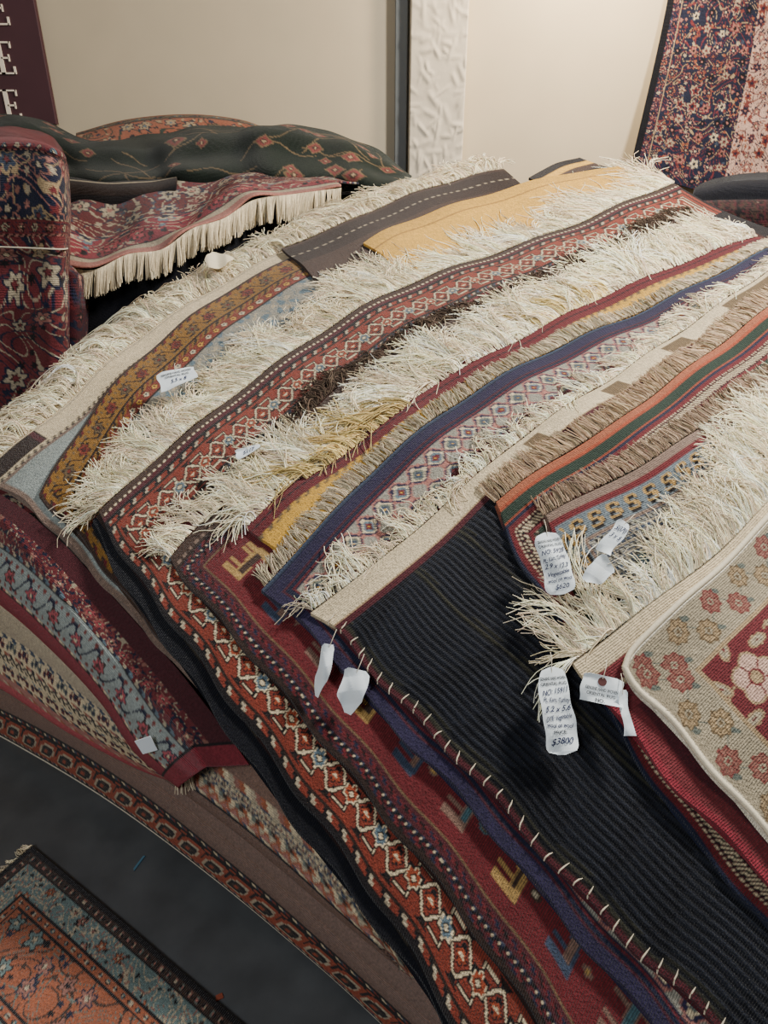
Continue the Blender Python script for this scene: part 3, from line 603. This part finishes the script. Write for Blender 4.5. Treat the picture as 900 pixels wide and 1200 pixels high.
fr=loft('red rug with cream and navy curving florals and a pale fringe',[PY([(82,236,3.25),(140,215,3.3),(220,205,3.3),(300,203,3.3),(380,205,3.35),(440,215,3.4)]),PY([(76,262,2.95),(120,268,2.95),(180,250,3.0),(240,236,3.05),(300,212,3.15),(420,215,3.2)]),PY([(74,288,2.68),(115,298,2.7),(165,276,2.75),(215,264,2.81),(275,228,2.95),(395,214,3.1)]),PY(edge)],
 lambda u,v,U,V: bands(V-v,u,[(.03,'c','s'),(.020,'c','i'),(.006,'c','k'),(.17,'f',flo('R',[('n','i','s'),('i','n','s'),('b','i','n'),('k','P','i')],.13,41,vine='i',vine2='n',kn=.007,mirror=.26)),(.008,'c','n'),(.02,'dash','ivn',.03),(1,'f',flo('r',[('n','i','s'),('i','v','s'),('u','i','n')],.12,43,vine='i',vine2='n',kn=.007))]),res=.006,wr=.010)
hangfringe(fr,PY(edge),.060,3200,hx(214,198,166),(-.1,-.35,-.9),rad=.0013,spread=.10)
def greenf(u,v,U,V):
    n=len(u);o=col(n,'G')*.65
    rr=np.random.default_rng(5)
    for _ in range(44):
        cx,cy,a,l=rr.uniform(0,U),rr.uniform(0,V),rr.uniform(-1.2,1.2),rr.uniform(.06,.2)
        x=(u-cx)*np.cos(a)+(v-cy)*np.sin(a);y=-(u-cx)*np.sin(a)+(v-cy)*np.cos(a)
        o[(np.abs(y-.012*np.sin(x*30))<.003)&(np.abs(x)<l)]=C['d']
    for _ in range(46):
        cx=rr.uniform(0,U) if _%3==0 else rr.choice([rr.uniform(0,U*.3),rr.uniform(U*.72,U)]);cy=rr.uniform(0,V)
        r=np.abs(u-cx)+np.abs(v-cy)*1.3; q=rr.uniform(.6,1.1); o[r<.050*q]=C['d'];o[r<.040*q]=C['j'];o[r<.02*q]=C['T'];o[r<.01*q]=C['h']
    return o
loft('dark green carpet with branching motifs draped over the stack',[PY([(-60,132,3.62),(30,138,3.62),(90,160,3.62),(140,168,3.62),(220,152,3.62),(300,150,3.62),(380,155,3.62),(440,178,3.62),(482,206,3.62)]),
 PY([(-60,140,3.42),(30,148,3.42),(90,172,3.42),(140,176,3.42),(220,164,3.42),(300,155,3.42),(380,163,3.42),(440,186,3.42),(482,209,3.42)]),
 PY([(-60,165,3.34),(30,176,3.34),(90,194,3.34),(140,196,3.34),(220,192,3.34),(300,178,3.34),(380,188,3.34),(440,202,3.34),(480,212,3.34)]),
 PY([(-60,185,3.24),(30,192,3.24),(90,208,3.24),(140,214,3.24),(220,206,3.24),(300,206,3.24),(380,212,3.24),(440,216,3.24),(478,218,3.24)]),
 PY([(-60,210,3.28),(30,225,3.28),(90,242,3.28),(140,248,3.28),(220,245,3.28),(300,245,3.28),(380,248,3.28),(440,248,3.28),(478,248,3.28)])],greenf,res=.006,wr=.014)
loft('dark folded rug with pale piping behind the fringed rug',[PY([(60,208,3.30),(150,210,3.30),(205,212,3.30)]),PY([(76,216,3.17),(150,222,3.18),(208,212,3.18)]),PY([(76,262,3.14),(150,262,3.14),(205,240,3.15)])],lambda u,v,U,V: bands(v,u,[(.11,'c','k'),(.010,'c','i'),(.06,'c','D'),(1,'c','k')]),res=.006,wr=.006)
loft('rust orange floral carpet folded behind the dark carpet',[PY([(90,158,3.92),(150,142,3.92),(220,136,3.92),(280,142,3.92),(320,156,3.92)]),PY([(90,163,3.8),(150,150,3.8),(220,144,3.8),(280,149,3.8),(320,160,3.8)]),PY([(90,185,3.7),(150,180,3.7),(220,180,3.7),(280,180,3.7),(320,182,3.7)]),PY([(90,240,3.7),(150,240,3.7),(220,240,3.7),(280,240,3.7),(320,240,3.7)])],
 lambda u,v,U,V: bands(v,u,[(.02,'dash','Od',.03),(.07,'f',ros(.07,.09,'d','knO','kby',vine='n')),(.01,'c','k'),(1,'f',flo('z',[('n','h','b'),('k','d','h'),('h','n','O')],.10,9,vine='G'))]),res=.006)
# ============================================================ right back
PAL2=[('s','n','c'),('i','v','n'),('j','i','v'),('u','c','n'),('n','K','s'),('v','s','k'),('z','n','i')]
hang=loft('navy and rust floral carpet hanging against the wall',[PY([(797,-75,3.985),(880,-75,3.985),(1100,-75,3.985)]),PY([(770,60,3.96),(870,60,3.96),(1100,60,3.96)]),PY([(738,198,3.9),(840,228,3.9),(1060,262,3.9)])],
 lambda u,v,U,V: bands(u,v,[(.03,'c','K'),(.003,'c','d'),(.040,'f',flo('n',PAL2,.032,35,vine='v',vine2='s',kn=.004)),(.003,'c','h'),(.40,'f',flo('n',PAL2,.066,33,vine='v',vine2='h',kn=.0042,den=.92)),(1,'f',flo('l',[('n','s','c'),('j','n','s'),('z','v','n')],.06,37,vine='j',vine2='n',kn=.0042))]),res=.0042)
loft('dark navy carpet folded on a low stack near the wall',[PY([(835,212,3.5),(880,205,3.5),(980,203,3.5)]),PY([(815,222,3.2),(870,214,3.2),(980,212,3.2)]),PY([(808,240,3.14),(870,238,3.14),(980,238,3.14)])],lambda u,v,U,V: col(len(u),'K'),res=.008)
loft('maroon patterned carpet folded beneath a navy carpet',[PY([(800,236,3.3),(870,234,3.3),(980,234,3.3)]),PY([(798,242,3.12),(870,240,3.12),(980,240,3.12)]),PY([(798,290,3.10),(870,290,3.10),(980,290,3.1)]),PY([(798,480,3.10),(870,480,3.10),(980,480,3.1)])],lambda u,v,U,V: bands(v,u,[(.14,'c','K'),(.02,'dash','tk',.02),(1,'f',per('mkTmt',.05,3))]),res=.008)
# ============================================================ floor rug
PAL3=[('k','f','i'),('X','i','f'),('T','z','i'),('i','X','k')]
fl=rug('rust and teal bordered carpet lying on the concrete floor',[(38,992),(0,1024),(-60,1075),(-140,1140)],[(38,992),(120,1060),(200,1128),(290,1205),(330,1239)],.014,.95,
 design([(.012,'c','k'),(.018,'f',ros(.018,.022,'T','kfi','kxs')),(.004,'c','k'),(.055,'f',flo('X',PAL3,.042,14,vine='i',vine2='f',kn=.0032)),(.004,'c','k'),(.018,'f',ros(.018,.024,'z','kib','kBi')),(.004,'c','k'),(1,'c','z')],field=flo('z',[('k','X','i'),('T','f','k'),('n','f','i')],.065,18,vine='T',vine2='x',kn=.0032,den=.55)),ub=.5,vb=.5,res=.0032,surf=FLAT,thick=.012)
fringe(fl,.022,colr=WH*.9,gap=.0014,spread=.3,puff=.001,drop=.012,curl=.4)
def scrap(px,py,w,h,a,c,label):
    o0=P([(px,py)],0,FLAT)[0]; k=[(-1,-1),(1,-.8),(.9,1),(-.8,.9)]
    V=[(o0[0]+w*x*math.cos(a)-h*y*math.sin(a),o0[1]+w*x*math.sin(a)+h*y*math.cos(a),z) for z in (.0005,.003) for x,y in k]
    o=mk('paper_scrap',V,[[3,2,1,0],[4,5,6,7],[0,1,5,4],[1,2,6,5],[2,3,7,6],[3,0,4,7]],simple('scrap',c,.7),smooth=False);top(o,label,'scrap')
scrap(163,1012,.022,.003,1.2,(70,110,130),'thin strip of blue tape on the concrete floor')
scrap(257,1169,.008,.006,.4,(130,60,40),'small rust brown fluff on the concrete floor')
# ============================================================ tags
M_TAG=simple('white_tag_paper',(222,230,234),.7,.03,30)
M_TAGC=simple('cream_tag_paper',(222,208,178),.7,.03,30)
M_INK=simple('dark_ink',(30,34,44),.6,.02,30)
M_INKB=simple('navy_ink',(22,28,72),.6,.02,30)
M_EMB=simple('brown_stamp_ink',(84,40,36),.6,.02,30)
tsd=[0]
def tag(px,py,h,w,l,rot,lines,alpha=48,bend=.008,label='',hand=(),emblem=None,shape=0,mt=None,crum=1.0):
    tsd[0]+=1; q1=tsd[0]*1.7
    o0=P([(px,py)],h)[0]; al=math.radians(alpha)
    X=np.array([1,0,0.]);Y=np.array([0,math.cos(al),math.sin(al)]);N=np.cross(X,Y)
    a=math.radians(rot); Xr=X*math.cos(a)+Y*math.sin(a);Yr=-X*math.sin(a)+Y*math.cos(a)
    def mp(x,y,dz=0):
        x=np.asarray(x);y=np.asarray(y)
        e=np.clip((-y/(l/2)-.35)/.65,0,1); e2=np.clip((y/(l/2)-.5)/.5,0,1)
        cr_=np.abs(np.mod(x*28+y*19+q1,2)-1)*.0026+np.abs(np.mod(y*34-x*15+q1,2)-1)*.0020
        zz=.012+bend*(1-(y/(l/2))**2)+.016*e**2*np.clip(.5+x/(w)*1.6,0,1.3)+.008*e2**2*np.clip(.5-x/w*1.5,0,1.2)+crum*(cr_+.0014*np.sin(x*95+y*50+q1))+.5*bend*np.sin(x/w*3+q1)+dz
        return o0+x[...,None]*Xr+y[...,None]*Yr+zz[...,None]*N
    nu,nv=14,28; x,y=np.meshgrid(np.linspace(-1,1,nu),np.linspace(-1,1,nv),indexing='ij')
    if shape==1: sh=(np.maximum(1-np.abs(y)**9,0)**.45*.85+.15)*(1-.06*(1+y))*(1+.03*np.sin(y*9+q1))
    elif shape==2: sh=np.where(y<-.3,1-(-y-.3)*1.05,1)*np.where(y>.86,1-(y-.86)*2.2,1)
    else: sh=np.where(y>.86,1-(y-.86)*2.2,1)
    xs=x*sh*w/2+.002*np.sin(y*4+q1);ys=y*l/2
    Vt=mp(xs,ys).reshape(-1,3)
    o=mk('price_tag',Vt,grid(nu,nv),mt or M_TAG,smooth=False);md=o.modifiers.new('t','SOLIDIFY');md.thickness=.0004;md.offset=-1
    top(o,label or 'white paper price tag tied to a rug','tag',group='paper price tags on the rugs')
    y0=l*(.40 if shape==1 else .41)
    for i,(tx,sz) in enumerate(lines):
        if not tx: y0-=sz*1.2; continue
        fc=bpy.data.curves.new('t','FONT');fc.body=tx;fc.size=sz;fc.align_x='CENTER'; fc.resolution_u=3; fc.offset=.00018
        if i in hand: fc.shear=.4
        fo=bpy.data.objects.new('t',fc);scene.collection.objects.link(fo);bpy.context.view_layer.update()
        me=bpy.data.meshes.new_from_object(fo.evaluated_get(bpy.context.evaluated_depsgraph_get()));bpy.data.objects.remove(fo)
        n=len(me.vertices);co=np.zeros(n*3);me.vertices.foreach_get('co',co);co=co.reshape(-1,3)
        wd=np.ptp(co[:,0]) if n else 1; k=min(1,w*.80/wd)
        slant=.07*math.sin(i*2.3+q1) if i in hand else 0
        wob=(.0008*np.sin(co[:,0]*160+i) if i in hand else 0)
        me.vertices.foreach_set('co',mp(co[:,0]*k,co[:,1]+y0-sz+slant*co[:,0]+wob,.0015).astype(np.float32).ravel()); me.update()
        me.materials.append(M_INKB if i in hand else M_INK)
        to=bpy.data.objects.new('handwriting' if i in hand else 'printed_text',me);scene.collection.objects.link(to);to.parent=o; y0-=sz*1.18
    if emblem:
        ex,ey,er=emblem; th=np.linspace(0,2*np.pi,21)[:-1]; V=[];Fq=[]
        rr2=[.0,.35,.7,1.0]
        for k_ in (1,2,3): V+= list(mp(ex+er*rr2[k_]*np.cos(th),ey+er*rr2[k_]*np.sin(th),.0012))
        for k_ in (1,0): 
            for i in range(20): Fq.append([k_*20+i,(k_+1)*20+i,(k_+1)*20+(i+1)%20,k_*20+(i+1)%20])
        V.append(mp(np.array([ex]),np.array([ey]),.0012)[0])
        for i in range(0,20,2): Fq.append([60,i,(i+1)%20,(i+2)%20])
        e_=mk('stamp_emblem',V,Fq,M_EMB,smooth=False); e_.parent=o
    s0=mp(np.array([0.]),np.array([l*.46]))[0]; e=s0+Yr*.035-N*.012+Xr*.006; m=(s0+e)/2+N*.006
    cv=Curve([s0-Yr*.004,m,e]);V_,F_,c_=tubes(cv.at(np.linspace(0,cv.L,12))[None],np.full((1,12),.0008),lin(hx(210,200,180))[None],5)
    q=mk('tag_string',V_,F_,M_YARN,c_);q.parent=o
GH=[('GENUINE HAND WOVEN',.0085),('ORIENTAL RUG',.0085)]
tag(647,662,13*Hs,.064,.135,12,GH+[('NO: 5928',.014),('PL: Kars, Turkey',.013),('2.9 x 12.3',.014),('Vegetable',.012),('wool on wool',.011),('$620',.014)],label='white price tag with handwriting beside grey hook rug',hand=(2,3,4,5,6,7),shape=1,bend=.011,crum=1.3)
tag(650,832,12*Hs,.066,.165,5,GH+[('NO: 15911',.015),('PL: Kars, Turkey',.013),('5.2 x 5.6',.015),('DYE: Vegetable',.013),('wool on wool',.012),('PRICE:',.010),('$3800',.017)],label='long white price tag lying on black ribbed rug',hand=(2,3,4,5,6,8),shape=1,bend=.011,crum=1.3)
tag(702,808,13*Hs,.08,.054,-12,[('',.014),('GENUINE HAND WOVEN',.009),('ORIENTAL RUG',.008),('NO.',.010)],label='small white tag with round brown stamp near maroon rug corner',bend=.004,emblem=(0.0,.015,.0085),crum=.6)
tag(716,632,14*Hs,.03,.085,-40,[('5070',.018),('3 x 5',.016)],label='narrow white tag tucked in the cream fringe',hand=(0,1))
tag(697,672,14*Hs,.045,.07,-55,[],label='small blank white tag at fringe edge',bend=.006,shape=2,crum=1.6)
tag(730,835,13.4*Hs,.018,.085,4,[],label='thin folded white tag hanging by maroon rug',bend=.003)
tag(413,808,9*Hs,.052,.09,-14,[],label='blank white tag on purple rug edge',alpha=60,shape=2,bend=.012,crum=1.8)
tag(380,782,9*Hs,.026,.11,-14,[],label='curled blank white tag on purple rug edge',alpha=65,shape=2,bend=.014,crum=1.6)
tag(210,448,6*Hs,.10,.060,22,[('GENUINE HAND WOVEN',.010),('ORIENTAL RUG',.009),('5.5 x 8',.015)],label='white tag lying across gold rug and fringe',alpha=32,bend=.005,hand=(2,),shape=0)
tag(256,312,3*Hs,.08,.085,-20,[],label='cream paper tag tucked in white fringe',alpha=26,bend=.006,shape=2,mt=M_TAGC,crum=1.5)
tag(292,533,9*Hs,.06,.024,20,[('5117',.014)],label='small white tag buried in fringe',alpha=35,bend=.003,hand=(0,))
p0=PF([(170,875)],.13)[0]
ntag=mk('price_tag',[p0+np.array(q) for q in ((-.02,0,.015),(.015,0,.03),(.025,0,-.01),(-.008,0,-.022),(-.02,.001,.015),(.015,.001,.03),(.025,.001,-.01),(-.008,.001,-.022))],[[0,3,2,1],[4,5,6,7],[0,1,5,4],[1,2,6,5],[2,3,7,6],[3,0,4,7]],M_TAG,smooth=False)
top(ntag,'small white tag at red rug drooping corner','tag',group='paper price tags on the rugs')
# ============================================================ lights
def area(name,loc,tgt,size,pw,c):
    l=bpy.data.lights.new(name,'AREA');l.energy=pw;l.size=size;l.color=c;o=bpy.data.objects.new(name,l);scene.collection.objects.link(o)
    o.location=loc;o.rotation_euler=(Vector(tgt)-Vector(loc)).to_track_quat('-Z','Y').to_euler();return o
area('window_light',(-1.2,-1.2,3.0),(.3,2,.7),.9,62,(.92,.96,1))
area('ceiling_light',(1.9,2.1,3.2),(.2,1.7,.7),.40,190,(1,.96,.89))
area('wall_lamp',(.95,3.45,2.6),(.8,4.0,2.0),.16,42,(1,.80,.54))
w=bpy.data.worlds.new('w');scene.world=w;w.use_nodes=True
w.node_tree.nodes['Background'].inputs[0].default_value=(.80,.81,.84,1);w.node_tree.nodes['Background'].inputs[1].default_value=.13
